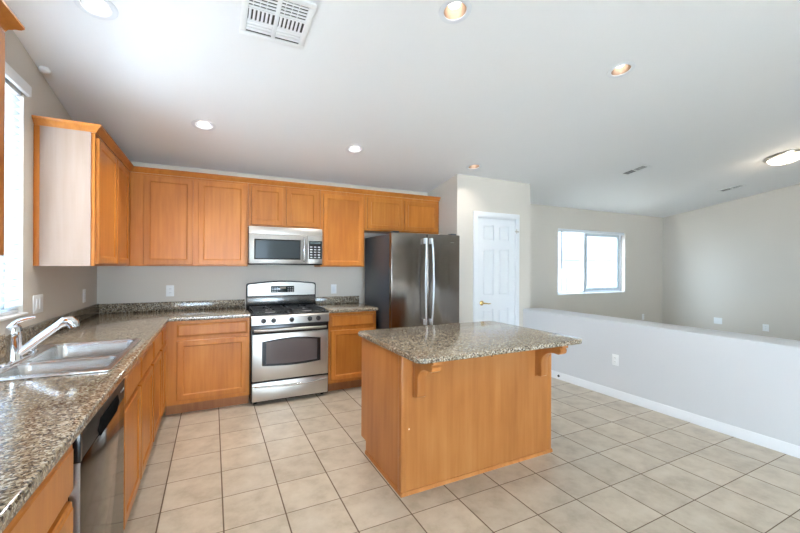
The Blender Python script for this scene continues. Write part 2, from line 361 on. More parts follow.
# pantry door
d1 = sroot('door_1', ((dx0+dx1)/2, PY, 0))
def panel_door():
    b = MB(); y = PY+0.012
    bm = bmesh.new()
    x0, x1, z0, z1 = dx0+0.008, dx1-0.004, 0.008, dz1-0.016
    b.box((x0, y+0.016, z0), (x1, y+0.040, z1))
    st = 0.105; mid = (x0+x1)/2; ml = 0.045
    rows = ((0.22, 0.83), (1.01, 1.62), (1.735, 1.935)); cols = ((x0+st, mid-ml), (mid+ml, x1-st))
    zs = [z0] + [v for r in rows for v in r] + [z1]
    for k in range(0, len(zs), 2): b.box((x0, y, zs[k]), (x1, y+0.018, zs[k+1]))
    for r in rows:
        for a, c in ((x0, cols[0][0]), (cols[0][1], cols[1][0]), (cols[1][1], x1)): b.box((a, y, r[0]), (c, y+0.018, r[1]))
        for a, c in cols: b.box((a+0.012, y+0.002, r[0]+0.012), (c-0.012, y+0.024, r[1]-0.012), 0.014, 1)
    return b
struct('door_slab', panel_door(), TRIM, d1)
tr = MB(); cw = 0.062
for a, c in (((dx0-cw, PY-0.016, 0), (dx0+0.004, PY, dz1+cw)), ((dx1-0.004, PY-0.016, 0), (dx1+cw, PY, dz1+cw)), ((dx0-cw, PY-0.017, dz1-0.004), (dx1+cw, PY, dz1+cw))): tr.box(a, c, 0.005)
for a, c in (((dx0, PY, 0), (dx0+0.008, PY+0.09, dz1)), ((dx1-0.004, PY, 0), (dx1, PY+0.09, dz1)), ((dx0, PY, dz1-0.012), (dx1, PY+0.09, dz1))): tr.box(a, c)
struct('casing', tr, TRIM, d1)
hd = MB(); RY = Matrix.Rotation(PI/2, 4, 'X')
hd.lathe([(0.0, 0), (0.031, 0), (0.031, 0.006), (0.022, 0.012), (0.012, 0.016), (0.011, 0.05), (0, 0.05)], 24, Matrix.Translation((3.135, PY+0.013, 0.915)) @ RY)
hd.tube([(3.135, PY-0.037, 0.915), (3.17, PY-0.040, 0.913), (3.21, PY-0.038, 0.906), (3.245, PY-0.034, 0.908)], [0.010, 0.009, 0.007, 0.006], 10)
struct('door_handle', hd, BRASS, d1, label='brass lever handle')
for z in (1.87,): struct('hinge', MB().box((dx1-0.02, PY-0.019, z-0.012), (dx1+0.045, PY-0.0165, z+0.006), 0.001).tube([(dx1+0.004, PY-0.02, z-0.03), (dx1+0.004, PY-0.02, z+0.03)], 0.005, 8), NICK, d1)

# ------------------------------------------------------------------ cabinet helpers
class Face:
    """maps (u, n, z): u along the run, n out of the face"""
    def __init__(s, kind, v): s.k, s.v = kind, v
    def __call__(s, u, n, z):
        if s.k == 'back': return (u, s.v - n, z)       # faces -y
        return (s.v + n, u, z)                          # faces +x
def fbox(b, F, u0, u1, n0, n1, z0, z1, bev=0.0): return b.box(F(u0, n0, z0), F(u1, n1, z1), bev)
def shaker(name, F, u0, u1, z0, z1, parent, mat=MAPLE, rail=0.052):
    b = MB(); t = bmesh.new(); T, RC = 0.02, 0.009
    def ring(ins, n): return [t.verts.new(F(u, n, z)) for u, z in ((u0+ins, z0+ins), (u1-ins, z0+ins), (u1-ins, z1-ins), (u0+ins, z1-ins))]
    rs = [ring(0, 0.0), ring(0, T-0.004), ring(0.004, T), ring(rail-0.004, T), ring(rail, T-0.003), ring(rail+0.006, T-RC), ring(rail+0.006, 0.002), ring(0, 0.0)]
    for A, B in zip(rs[:-1], rs[1:-1]):
        for k in range(4): t.faces.new((A[k], A[(k+1) % 4], B[(k+1) % 4], B[k]))
    A, B = rs[-2], rs[0]
    for k in range(4): t.faces.new((A[k], A[(k+1) % 4], B[(k+1) % 4], B[k]))
    for v in rs[-1]: t.verts.remove(v)
    bmesh.ops.recalc_face_normals(t, faces=t.faces); b.merge(t)
    d = obj(name, b, mat, parent, smooth=False)
    p = MB(); fbox(p, F, u0+rail+0.004, u1-rail-0.004, 0.003, T-RC+0.0005, z0+rail+0.004, z1-rail-0.004)
    obj('panel', p, mat, d, smooth=False)
    return d
def slabfront(name, F, u0, u1, z0, z1, parent, mat=MAPLE):
    b = MB(); t = bmesh.new()
    def ring(ins, n): return [t.verts.new(F(u, n, z)) for u, z in ((u0+ins, z0+ins), (u1-ins, z0+ins), (u1-ins, z1-ins), (u0+ins, z1-ins))]
    rs = [ring(0, 0), ring(0, 0.010), ring(0.004, 0.014), ring(0.012, 0.0165), ring(0.016, 0.02)]
    for A, B in zip(rs, rs[1:]):
        for k in range(4): t.faces.new((A[k], A[(k+1) % 4], B[(k+1) % 4], B[k]))
    t.faces.new(rs[0]); t.faces.new(rs[-1]); bmesh.ops.recalc_face_normals(t, faces=t.faces); b.merge(t)
    return obj(name, b, mat, parent, smooth=False)
FRT = 0.019
def cabinet(name, label, F, u0, u1, z0, z1, depth, fronts, group, toe=None, side=None):
    """fronts: list of ('door'|'drawer'|'panel', u0, u1, z0, z1)"""
    c = F((u0+u1)/2, -depth/2, 0 if toe else z0)
    t = thing(name, label, 'cabinet', c, group)
    b = MB()
    if 'sink' in name:                                      # open-topped carcass around the bowls
        fbox(b, F, u0, u1, -depth+0.002, -depth+0.014, z0, z1); fbox(b, F, u0, u1, -depth+0.002, -FRT, z0, z0+0.016)
        for ua in (u0, u1-0.016): fbox(b, F, ua, ua+0.016, -depth+0.002, -FRT, z0, z1)
    else: fbox(b, F, u0, u1, -depth+0.002, -FRT, z0, z1)
    obj('cabinet_box', b, MAPLE, t, smooth=False)
    b = MB(); fbox(b, F, u0+0.0005, u1-0.0005, -FRT, 0, z0, z1, 0.0015); obj('face_frame', b, MAPLE, t, smooth=False)
    for f in fronts:
        if f[0] == 'door': shaker('door', F, *f[1:], t)
        else: slabfront({'drawer': 'drawer', 'panel': 'false_drawer_front'}[f[0]], F, *f[1:], t)
    if toe:
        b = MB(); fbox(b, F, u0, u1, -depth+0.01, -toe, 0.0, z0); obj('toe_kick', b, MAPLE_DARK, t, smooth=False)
    return t

# ------------------------------------------------------------------ upper cabinets
UB = Face('back', 4.305); UL = Face('left', -0.705)
G_U = 'maple wall cabinets'; ZB, ZT = 1.38, 2.268
lu = cabinet('wall_cabinet', 'two-door maple wall cabinet on the left wall with an end panel paled to show window glare', UL, 3.15, W-0.003, ZB, ZT, 0.305,
             [('door', 3.172, 3.695, 1.395, 2.24), ('door', 3.715, 4.19, 1.395, 2.24)], G_U)
obj('end_panel', MB().box((XL+0.03, 3.143, ZB), (-0.726, 3.15, ZT)), MAPLE_GLARE, lu, label='wood end panel paled to show window glare', smooth=False)
obj('scribe_strip', MB().box((XL+0.001, 3.138, ZB), (XL+0.03, 3.15, ZT), 0.003), MAPLE, lu)
cabinet('wall_cabinet', 'wide two-door maple wall cabinet in the corner, left of the microwave', UB, -0.703, 0.333, ZB, ZT, 0.303,
        [('door', -0.592, -0.178, 1.395, 2.245), ('door', -0.134, 0.315, 1.395, 2.245)], G_U)
cabinet('wall_cabinet', 'short two-door maple wall cabinet directly above the microwave', UB, 0.335, 1.115, 1.81, ZT, 0.303,
        [('door', 0.368, 0.692, 1.828, 2.245), ('door', 0.728, 1.082, 1.828, 2.245)], G_U)
cabinet('wall_cabinet', 'tall single-door maple wall cabinet between microwave and refrigerator', UB, 1.117, 1.657, ZB, ZT, 0.303,
        [('door', 1.145, 1.632, 1.395, 2.228)], G_U)
cabinet('wall_cabinet', 'short two-door maple wall cabinet over the refrigerator', UB, 1.659, 2.728, 1.825, ZT, 0.303,
        [('door', 1.69, 2.165, 1.845, 2.232), ('door', 2.205, 2.700, 1.845, 2.232)], G_U)
CROWN = [(-0.002, ZT-0.012), (0.006, ZT-0.012), (0.010, ZT), (0.014, ZT+0.004), (0.020, ZT+0.012), (0.030, ZT+0.020), (0.036, ZT+0.030), (0.036, ZT+0.038), (-0.002, ZT+0.038)]
tag(obj('crown_moulding', MB().sweep([(XL+0.001, 3.1485), (-0.7035, 3.1485), (-0.7035, 4.3035), (2.731, 4.3035)], [(o+0.002, z+0.0125) for o, z in CROWN]), MAPLE),
    'maple crown moulding running along the tops of the wall cabinets', 'moulding')
nu = cabinet('wall_cabinet', 'maple wall cabinet at the left photo edge, nearest the camera above the sink counter', UL, 0.75, 1.905, 1.405, ZT, 0.305,
             [('door', 0.77, 1.30, 1.42, 2.24), ('door', 1.32, 1.885, 1.42, 2.24)], G_U)
obj('crown', MB().sweep([(-0.705, 0.75), (-0.705, 1.905), (XL+0.001, 1.905)], [(1.35*o+0.001, z) for o, z in CROWN]), MAPLE, nu)

# ------------------------------------------------------------------ base cabinets
BB = Face('back', 4.0); BL = Face('left', -0.388)
ZC = 0.8775; G_B = 'maple base cabinets'
cabinet('base_cabinet', 'maple base cabinet left of the range with one drawer over one door', BB, -0.386, 0.330, 0.105, ZC, 0.6,
        [('drawer', -0.292, 0.306, 0.728, 0.846), ('door', -0.292, 0.306, 0.143, 0.692)], G_B, toe=0.075)
cabinet('base_cabinet', 'maple base cabinet right of the range, beside the refrigerator', BB, 1.128, 1.688, 0.105, ZC, 0.6,
        [('drawer', 1.152, 1.662, 0.722, 0.846), ('door', 1.152, 1.662, 0.14, 0.683)], G_B, toe=0.075)
cabinet('sink_base_cabinet', 'maple sink base cabinet with two doors right after the dishwasher', BL, 2.135, 3.128, 0.105, ZC, 0.62,
        [('panel', 2.165, 2.605, 0.715, 0.858), ('panel', 2.635, 3.105, 0.715, 0.858), ('door', 2.165, 2.605, 0.135, 0.69), ('door', 2.635, 3.105, 0.135, 0.69)], G_B, toe=0.075)
cabinet('base_cabinet', 'narrow maple base cabinet on the left run between sink base and corner', BL, 3.130, 3.628, 0.105, ZC, 0.62,
        [('drawer', 3.155, 3.60, 0.715, 0.858), ('door', 3.155, 3.60, 0.135, 0.69)], G_B, toe=0.075)
cabinet('base_cabinet', 'corner maple base cabinet at the inner turn of the counter', BL, 3.630, W-0.003, 0.105, ZC, 0.62,
        [('drawer', 3.655, 3.93, 0.715, 0.858), ('door', 3.655, 3.93, 0.135, 0.69)], G_B, toe=0.075)
cabinet('drawer_cabinet', 'maple drawer cabinet nearest the camera, left of the dishwasher', BL, 0.42, 1.462, 0.105, ZC, 0.62,
        [('drawer', 0.45, 1.446, 0.705, 0.855), ('drawer', 0.45, 1.446, 0.41, 0.68), ('drawer', 0.45, 1.446, 0.13, 0.385)], G_B, toe=0.075)

# ------------------------------------------------------------------ granite counters
CT0, CT1 = 0.878, 0.914
def slab(outline, holes, z0, z1, bev=0.007):
    b = MB(); t = bmesh.new()
    def lp(pts): 
        vs = [t.verts.new((x, y, z0)) for x, y in pts]; return [t.edges.new((vs[i], vs[(i+1) % len(vs)])) for i in range(len(vs))]
    ed = lp(outline); he = []
    for h in holes: he += lp(h)
    bmesh.ops.triangle_fill(t, use_beauty=True, edges=ed+he, normal=(0, 0, 1))
    ext = bmesh.ops.extrude_face_region(t, geom=t.faces[:])
    bmesh.ops.translate(t, verts=[v for v in ext['geom'] if isinstance(v, bmesh.types.BMVert)], vec=(0, 0, z1-z0))
    bmesh.ops.recalc_face_normals(t, faces=t.faces)
    rim = [e for e in t.edges if len(e.link_faces) == 2 and e.calc_face_angle(0) > 1.2 and all(abs(v.co.z - z1) < 1e-5 or abs(v.co.z - z0) < 1e-5 for v in e.verts) and abs(e.verts[0].co.z - e.verts[1].co.z) < 1e-6]
    bmesh.ops.bevel(t, geom=rim, offset=bev, segments=3, profile=0.5, affect='EDGES')
    return b.merge(t)
CE = -0.352
SX0, SX1, SY0, SY1 = -0.945, -0.405, 2.07, 2.90
ct = thing('countertop', 'L-shaped speckled brown granite countertop along the left wall and corner', 'countertop', (-0.68, 2.3, CT0))
obj('slab', slab([(XL+0.001, 0.4), (CE, 0.4), (CE, 3.965), (0.333, 3.965), (0.333, W-0.001), (XL+0.001, W-0.001)],
                 [[(SX0+0.02, SY0+0.02), (SX1-0.02, SY0+0.02), (SX1-0.02, SY1-0.02), (SX0+0.02, SY1-0.02)]], CT0, CT1), GRAN, ct)
obj('backsplash', MB().box((XL+0.001, 0.4, CT1), (XL+0.02, W-0.02, 1.012), 0.003), GRAN, ct)
obj('backsplash', MB().box((XL+0.001, W-0.0205, CT1), (0.328, W-0.001, 1.006), 0.003), GRAN, ct)
ct2 = thing('countertop', 'short granite countertop between the range and the refrigerator', 'countertop', (1.41, 4.28, CT0))
obj('slab', slab([(1.124, 3.965), (1.70, 3.965), (1.70, W-0.001), (1.124, W-0.001)], [], CT0, CT1), GRAN, ct2)
obj('backsplash', MB().box((1.124, W-0.0205, CT1), (1.70, W-0.001, 1.006), 0.003), GRAN, ct2)

# sink: rim, two basins with drains
sk = thing('sink', 'double bowl stainless sink set into the granite counter below the window', 'sink', ((SX0+SX1)/2, (SY0+SY1)/2, CT1))
def rrect(x0, x1, y0, y1, r, n=6):
    o = []
    for cx, cy, a0 in ((x1-r, y0+r, -PI/2), (x1-r, y1-r, 0), (x0+r, y1-r, PI/2), (x0+r, y0+r, PI)):
        for k in range(n+1): o.append((cx + r*math.cos(a0+k*PI/2/n), cy + r*math.sin(a0+k*PI/2/n)))
    return o
BAS = ((-0.815, -0.435, 2.135, 2.380), (-0.815, -0.435, 2.42, 2.865))
obj('rim', slab(rrect(SX0, SX1, SY0, SY1, 0.012, 3), [rrect(*q, 0.045) for q in BAS], CT1+0.0005, CT1+0.007, 0.0022), SINK, sk)
for q in BAS:
    t = bmesh.new(); b = MB(); prev = None
    for ins, z, rr in ((-0.001, CT1+0.004, 0.045), (0.004, CT1-0.012, 0.045), (0.012, CT1-0.15, 0.05), (0.03, CT1-0.175, 0.06), (0.06, CT1-0.182, 0.05)):
        ring = [t.verts.new((x, y, z)) for x, y in rrect(q[0]+ins, q[1]-ins, q[2]+ins, q[3]-ins, rr)]
        if prev:
            for k in range(len(ring)): t.faces.new((prev[k], prev[(k+1) % len(ring)], ring[(k+1) % len(ring)], ring[k]))
        prev = ring
    t.faces.new(prev); bmesh.ops.recalc_face_normals(t, faces=t.faces); bmesh.ops.reverse_faces(t, faces=t.faces)
    bo = obj('bowl', b.merge(t), SINK, sk)
    obj('drain', MB().lathe([(0.0, 0.001), (0.026, 0.001), (0.03, 0.004), (0.044, 0.004), (0.046, 0)], 24, Matrix.Translation(((q[0]+q[1])/2, (q[2]+q[3])/2, CT1-0.182))), CHROME, bo)
DK = CT1 + 0.0072
fc = thing('faucet', 'chrome single-lever faucet with a long angled spout behind the sink', 'faucet', (-0.860, 2.46, DK))
obj('escutcheon', MB().prism(rrect(-0.890, -0.830, 2.33, 2.59, 0.029, 8), DK, DK+0.007, 'z', 0.002), CHROME, fc)
FX, FY = -0.860, 2.46
obj('body', MB().lathe([(0.0, 0.0), (0.031, 0.0), (0.030, 0.012), (0.028, 0.02), (0.0275, 0.10), (0.030, 0.105), (0.030, 0.14), (0.027, 0.158), (0.016, 0.17), (0, 0.172)], 32, Matrix.Translation((FX, FY, DK+0.007))), CHROME, fc)
obj('spout', MB().tube([(FX+0.012, FY+0.002, 0.955), (FX+0.05, FY+0.008, 0.985), (FX+0.105, FY+0.016, 1.035), (FX+0.155, FY+0.024, 1.078), (FX+0.172, FY+0.027, 1.091)], [0.020, 0.0195, 0.0185, 0.0185, 0.020], 20), CHROME, fc)
obj('spray_head', MB().tube([(FX+0.165, FY+0.026, 1.086), (FX+0.182, FY+0.028, 1.098), (FX+0.202, FY+0.031, 1.097), (FX+0.214, FY+0.033, 1.083), (FX+0.218, FY+0.034, 1.066)], [0.020, 0.025, 0.028, 0.028, 0.025], 20), CHROME, fc)
obj('lever', MB().tube([(FX-0.005, FY, 1.092), (FX+0.01, FY+0.003, 1.110), (FX+0.038, FY+0.010, 1.121), (FX+0.072, FY+0.017, 1.127)], [0.022, 0.018, 0.013, 0.009], 14, 0.6), CHROME, fc)
tag(obj('soap_dispenser', MB().lathe([(0, 0), (0.021, 0), (0.021, 0.006), (0.013, 0.012), (0.013, 0.035), (0.02, 0.04), (0.018, 0.048), (0, 0.05)], 20, Matrix.Translation((-0.862, 2.69, DK))), CHROME),
    'small chrome capped fitting on the sink deck beyond the faucet', 'soap dispenser')

# ------------------------------------------------------------------ dishwasher
dw = thing('dishwasher', 'dark stainless dishwasher under the counter between drawers and sink base', 'dishwasher', (-0.66, 1.80, 0))
FD = Face('left', -0.388); D0, D1 = 1.472, 2.128
b = MB(); fbox(b, FD, D0+0.004, D1-0.004, -0.58, -0.004, 0.1, 0.868); obj('tub', b, BLACK, dw)
b = MB(); fbox(b, FD, D0+0.006, D1-0.004, -0.004, 0.024, 0.115, 0.775, 0.004); obj('door', b, DWSTEEL, dw)
b = MB(); fbox(b, FD, D0+0.003, D0+0.0058, -0.002, 0.0245, 0.115, 0.775); obj('door_edge', b, STEEL_B, dw, label='steel door edge lightened to look lit')  # lighter steel stands for light catching the door edge
b = MB(); fbox(b, FD, D0+0.004, D1-0.004, -0.004, 0.0255, 0.778, 0.868, 0.004); cp = obj('control_panel', b, plain('dark_panel', (0.040, 0.032, 0.027), 0.4, 0, 0.05), dw)
b = MB(); fbox(b, FD, D0+0.002, D0+0.02, -0.004, 0.026, 0.776, 0.87, 0.003); obj('end_cap', b, BLACK, dw)
b = MB()
pts = [(1.69, 0.772), (1.95, 0.772), (1.99, 0.800), (1.965, 0.835), (1.70, 0.835), (1.665, 0.800)]
b.prism(pts, -0.3615, -0.358, 'x', 0.0012); hn = obj('pocket_handle', b, plain('black_plastic', (0.012, 0.012, 0.012), 0.7, 0, 0.0), dw)
for k in range(3):
    b = MB(); fbox(b, FD, 2.035+0.026*k, 2.047+0.026*k, 0.0255, 0.0268, 0.822, 0.830); obj('button', b, GREY, cp)
b = MB(); fbox(b, FD, D0+0.006, D1-0.004, -0.08, -0.06, 0.0, 0.1); obj('kick_plate', b, BLACK, dw)

# ------------------------------------------------------------------ range
RX0, RX1 = 0.338, 1.118; RF = 3.945
rg = thing('range', 'stainless gas range with black cooktop between the two base cabinets', 'stove', ((RX0+RX1)/2, 4.27, 0))
obj('body', MB().box((RX0, RF+0.012, 0.03), (RX1-0.002, W-0.03, 0.885), 0.003), BLACK, rg)
for x in (RX0+0.05, RX1-0.05): obj('foot', MB().lathe([(0, 0), (0.018, 0), (0.018, 0.03), (0, 0.03)], 14, Matrix.Translation((x, RF+0.09, 0))), BLACK, rg)
dr = obj('storage_drawer', MB().box((RX0+0.011, RF, 0.04), (RX1-0.010, RF+0.03, 0.224), 0.006), STEEL, rg)
def bow(x0, x1, z, y, out, zs=0.0, n=14):
    return [(x0 + (x1-x0)*k/n, y - out*math.sin(PI*k/n)**0.6 if 0 < k < n else y, z + zs*math.sin(PI*k/n)) for k in range(n+1)]
obj('handle', MB().tube(bow(RX0+0.03, RX1-0.03, 0.190, RF+0.004, 0.042, -0.012), 0.0095, 12, 0.9), CHROME, dr)
od = obj('oven_door', MB().box((RX0+0.011, RF-0.004, 0.242), (RX1-0.010, RF+0.03, 0.708), 0.006), STEEL, rg)
def lens(x0, x1, z0, z1, bt, bb, n=16):
    return [(x0 + (x1-x0)*k/n, z0 - bb*math.sin(PI*k/n)) for k in range(n+1)] + [(x1 - (x1-x0)*k/n, z1 + bt*math.sin(PI*k/n)) for k in range(n+1)]
obj('window_surround', MB().prism(lens(0.440, 1.027, 0.392, 0.632, 0.026, 0.016), RF-0.0065, RF-0.004, 'y'), BLACK, od)
obj('window', MB().prism(lens(0.478, 0.990, 0.410, 0.622, 0.020, 0.012), RF-0.0075, RF-0.0065, 'y'), DGLASS, od)
obj('door_trim', MB().box((RX0+0.011, RF-0.002, 0.709), (RX1-0.010, RF+0.03, 0.792), 0.003), BLACK, od)
obj('handle', MB().tube(bow(RX0+0.03, RX1-0.03, 0.742, RF+0.0, 0.05, 0.008), 0.013, 14, 1.1), STEEL_B, od)
obj('control_panel', MB().prism([(RF-0.012, 0.798), (RF+0.05, 0.798), (RF+0.05, 0.892), (RF+0.006, 0.888), (RF-0.006, 0.874)], RX0+0.001, RX1-0.001, 'x', 0.002), STEEL_B, rg)
for x in (0.454, 0.549, 0.726, 0.911, 1.001):
    kn = obj('knob', MB().lathe([(0, 0), (0.024, 0), (0.024, 0.005), (0.0195, 0.008), (0.018, 0.030), (0.015, 0.034), (0, 0.034)], 24, Matrix.Translation((x, RF-0.0085, 0.838)) @ RY), BLACK, rg)
    obj('grip', MB().box((x-0.004, RF-0.049, 0.822), (x+0.004, RF-0.040, 0.854), 0.002), BLACK, kn)
obj('cooktop', MB().box((RX0, RF+0.01, 0.884), (RX1, W-0.085, 0.902), 0.006), BLACK, rg)
for gx0, gx1 in ((RX0+0.035, RX0+0.365), (RX1-0.365, RX1-0.035)):
    g = MB(); gy0, gy1 = RF+0.05, W-0.12; zt = 0.934
    for y in (gy0, (gy0+gy1)/2, gy1): g.box((gx0, y-0.006, zt-0.012), (gx1, y+0.006, zt), 0.002)
    for x in (gx0, gx1): g.box((x-0.006, gy0, zt-0.012), (x+0.006, gy1, zt), 0.002)
    xc = (gx0+gx1)/2
    for y0, y1 in ((gy0, gy0+0.085), (gy0+0.165, (gy0+gy1)/2), ((gy0+gy1)/2, gy1-0.165), (gy1-0.085, gy1)): g.box((xc-0.005, y0, zt-0.011), (xc+0.005, y1, zt), 0.002)
    for yc in ((3*gy0+gy1)/4, (gy0+3*gy1)/4):
        for a, c in ((gx0, xc-0.045), (xc+0.045, gx1)): g.box((a, yc-0.005, zt-0.011), (c, yc+0.005, zt), 0.002)
    for x in (gx0, gx1):
        for y in (gy0, gy1): g.box((x-0.007, y-0.007, 0.902), (x+0.007, y+0.007, zt))
    obj('grate', g, IRON, rg)
    for yc in ((3*gy0+gy1)/4, (gy0+3*gy1)/4):
        bu = obj('burner', MB().lathe([(0, 0), (0.052, 0), (0.05, 0.008), (0.04, 0.012), (0, 0.012)], 24, Matrix.Translation((xc, yc, 0.902))), plain('burner_alu', (0.35, 0.34, 0.33), 0.45, 0.8), rg)
        obj('cap', MB().lathe([(0, 0.012), (0.034, 0.012), (0.034, 0.018), (0.03, 0.021), (0, 0.021)], 24, Matrix.Translation((xc, yc, 0.902))), IRON, bu)
obj('burner', MB().prism(rrect((RX0+RX1)/2-0.022, (RX0+RX1)/2+0.022, 4.14, 4.36, 0.021), 0.902, 0.922, 'z', 0.003), IRON, rg)
def arch(x0, x1, z0, z1, rise, r=0.02, n=16):
    o = [(x0, z0), (x1, z0), (x1, z1-r), (x1-r*0.3, z1-r*0.3), (x1-r, z1)]
    for k in range(1, n): 
        u = k/n; o.append((x1-r-(x1-x0-2*r)*u, z1 + rise*math.sin(PI*u)))
    return o + [(x0+r, z1), (x0+r*0.3, z1-r*0.3), (x0, z1-r)]
BGY = W-0.085
bk = obj('backguard', MB().prism(arch(RX0, RX1, 0.90, 1.188, 0.026), BGY, W-0.02, 'y', 0.004), BLACK, rg)
obj('backguard_panel', MB().prism(arch(RX0+0.012, RX1-0.012, 1.046, 1.178, 0.024), BGY-0.004, BGY, 'y'), STEEL_B, bk)
obj('display', MB().box((0.600, BGY-0.0065, 1.082), (0.860, BGY-0.004, 1.154), 0.001), DISP, bk)
for cs in ((0.612, 0.637, 0.662), (0.785, 0.810, 0.835)):
    for r_ in range(3):
        for c_ in cs: obj('touch_button', MB().box((c_, BGY-0.0075, 1.090+r_*0.020), (c_+0.014, BGY-0.0065, 1.098+r_*0.020)), GREY, bk)
obj('clock', MB().box((0.695, BGY-0.0075, 1.122), (0.765, BGY-0.0065, 1.145)), plain('clock_amber', (0.18, 0.12, 0.06), 0.3), bk)
obj('vent_trim', MB().box((RX0+0.004, BGY-0.006, 0.945), (RX1-0.004, BGY, 1.035), 0.003), plain('black_steel', (0.16, 0.155, 0.15), 0.25, 0.8), bk)

# ------------------------------------------------------------------ microwave
mw = thing('microwave', 'stainless over-the-range microwave hung under the short cabinet above the stove', 'microwave', (0.72, 4.4, 1.4))
MF = 4.205; MX0, MX1 = 0.337, 1.113
obj('body', MB().box((MX0, MF+0.03, 1.398), (MX1, W-0.005, 1.808), 0.003), BLACK, mw)
vg = obj('vent_grille', MB().prism([(MF, 1.728), (MF+0.03, 1.728), (MF+0.03, 1.806), (MF+0.014, 1.806)], MX0, MX1, 'x', 0.002), STEEL, mw)
MDX = 0.947
md = obj('door', MB().box((MX0, MF, 1.412), (MDX-0.001, MF+0.03, 1.725), 0.004), STEEL_B, mw)
obj('window_surround', MB().box((0.388, MF-0.0015, 1.456), (0.868, MF, 1.672), 0.0005), BLACK, md)
obj('window', MB().box((0.402, MF-0.003, 1.470), (0.855, MF-0.0015, 1.658)), MGLASS, md)
obj('handle', MB().tube([(0.905, MF, 1.435), (0.903, MF-0.03, 1.45), (0.901, MF-0.043, 1.52), (0.900, MF-0.046, 1.57), (0.901, MF-0.043, 1.62), (0.903, MF-0.03, 1.685), (0.905, MF, 1.70)], 0.0095, 12), CHROME, md)
cp = obj('control_panel', MB().box((MDX+0.001, MF, 1.412), (MX1, MF+0.03, 1.725), 0.004), STEEL_B, mw)
obj('keypad', MB().box((0.958, MF-0.0015, 1.466), (1.106, MF, 1.668)), BLACK, cp)
bt = MB()
for r_ in range(6):
    for c_ in range(3):
        if r_ == 5: continue
        bt.box((0.972+c_*0.044, MF-0.0025, 1.478+r_*0.029), (0.972+c_*0.044+0.026, MF-0.0015, 1.490+r_*0.029))
obj('touch_buttons', bt, GREY, cp)
obj('display', MB().box((0.975, MF-0.0025, 1.636), (1.09, MF-0.0015, 1.658)), plain('lcd', (0.10, 0.13, 0.13), 0.2), cp)
obj('bottom_trim', MB().box((MX0+0.004, MF+0.004, 1.398), (MX1-0.004, MF+0.03, 1.411), 0.002), BLACK, mw)

# ------------------------------------------------------------------ refrigerator
BRKT = plain('bracket_satin', (0.72, 0.76, 0.80), 0.35, 0.6)
fg = thing('refrigerator', 'dark stainless french-door refrigerator standing in the alcove beside the pantry', 'refrigerator', (2.17, 4.07, 0))
FX0, FX1, FM, FF = 1.722, 2.618, 2.170, 3.665
obj('cabinet_body', MB().box((FX0+0.004, FF+0.062, 0.03), (FX1-0.004, 4.46, 1.745), 0.006), FSIDE, fg)
obj('base_grille', MB().box((FX0+0.02, FF+0.05, 0.0), (FX1-0.02, 4.40, 0.03)), BLACK, fg)
dl = obj('left_door', MB().box((FX0, FF, 0.715), (FM-0.003, FF+0.058, 1.758), 0.010, 3), FSTEEL, fg)
dr_ = obj('right_door', MB().box((FM+0.003, FF, 0.715), (FX1, FF+0.058, 1.758), 0.010, 3), FSTEEL, fg)
fz = obj('freezer_drawer', MB().box((FX0, FF, 0.06), (FX1, FF+0.058, 0.705), 0.010, 3), FSTEEL, fg)
for d_, xs, s_ in ((dl, FM-0.036, -1), (dr_, FM+0.036, 1)):
    pth = [(xs, FF-0.048, 0.745), (xs+s_*0.006, FF-0.056, 0.86), (xs+s_*0.014, FF-0.06, 1.05), (xs+s_*0.017, FF-0.062, 1.22), (xs+s_*0.014, FF-0.06, 1.40), (xs+s_*0.006, FF-0.056, 1.58), (xs, FF-0.048, 1.70)]
    h = obj('handle', MB().tube(pth, 0.0105, 14), plain('handle_satin', (0.66, 0.68, 0.71), 0.38, 0.7), d_)
    for z in (0.765, 1.675): obj('handle_bracket', MB().box((xs-0.015, FF-0.05, z-0.032), (xs+0.015, FF, z+0.032), 0.006), BRKT, d_)
obj('handle', MB().tube(bow(FX0+0.1, FX1-0.1, 0.64, FF+0.002, 0.055, 0), 0.0125, 12), STEEL_B, fz)
obj('badge', MB().box((2.485, FF-0.002, 1.664), (2.535, FF, 1.674), 0.0008), STEEL_B, dr_)
b = MB()
for x in (FX0+0.07, FX1-0.07): b.box((x-0.035, FF+0.02, 1.7585), (x+0.035, FF+0.10, 1.775), 0.004)
obj('hinge_cover', b, FSIDE, fg)

# ------------------------------------------------------------------ island
IX0, IX1, IY0, IY1 = 1.024, 2.280, 2.018, 2.705; IZ = 0.858
isl = thing('kitchen_island', 'maple kitchen island cabinet standing alone on the tile floor', 'island', ((IX0+IX1)/2, (IY0+IY1)/2, 0))
b = MB()
b.prism([(IY0+0.012, 0), (IY1-0.095, 0), (IY1-0.095, 0.09), (IY1-0.02, 0.09), (IY1-0.02, IZ), (IY0+0.012, IZ)], IX0+0.008, IX1-0.008, 'x')
obj('cabinet_box', b, MAPLE_ISLE, isl, smooth=False)
obj('side_panel', MB().prism([(IY0+0.05, 0.0), (IY1-0.095, 0.0), (IY1-0.095, 0.09), (IY1, 0.09), (IY1, IZ), (IY0+0.05, IZ)], IX0, IX0+0.008, 'x'), MAPLE_ISLE, isl, smooth=False)
obj('side_panel', MB().prism([(IY0+0.03, 0.0), (IY1-0.095, 0.0), (IY1-0.095, 0.09), (IY1, 0.09), (IY1, IZ), (IY0+0.03, IZ)], IX1-0.008, IX1, 'x'), MAPLE_ISLE, isl, smooth=False)
obj('front_panel', MB().box((IX0+0.03, IY0+0.004, 0.0), (IX1-0.03, IY0+0.012, IZ)), MAPLE_ISLE, isl, smooth=False)
obj('corner_trim', MB().box((IX0-0.004, IY0, 0), (IX0+0.03, IY0+0.05, IZ), 0.004), MAPLE_ISLE, isl)
obj('corner_trim', MB().box((IX1-0.03, IY0, 0), (IX1+0.004, IY0+0.03, IZ), 0.004), MAPLE_ISLE, isl)
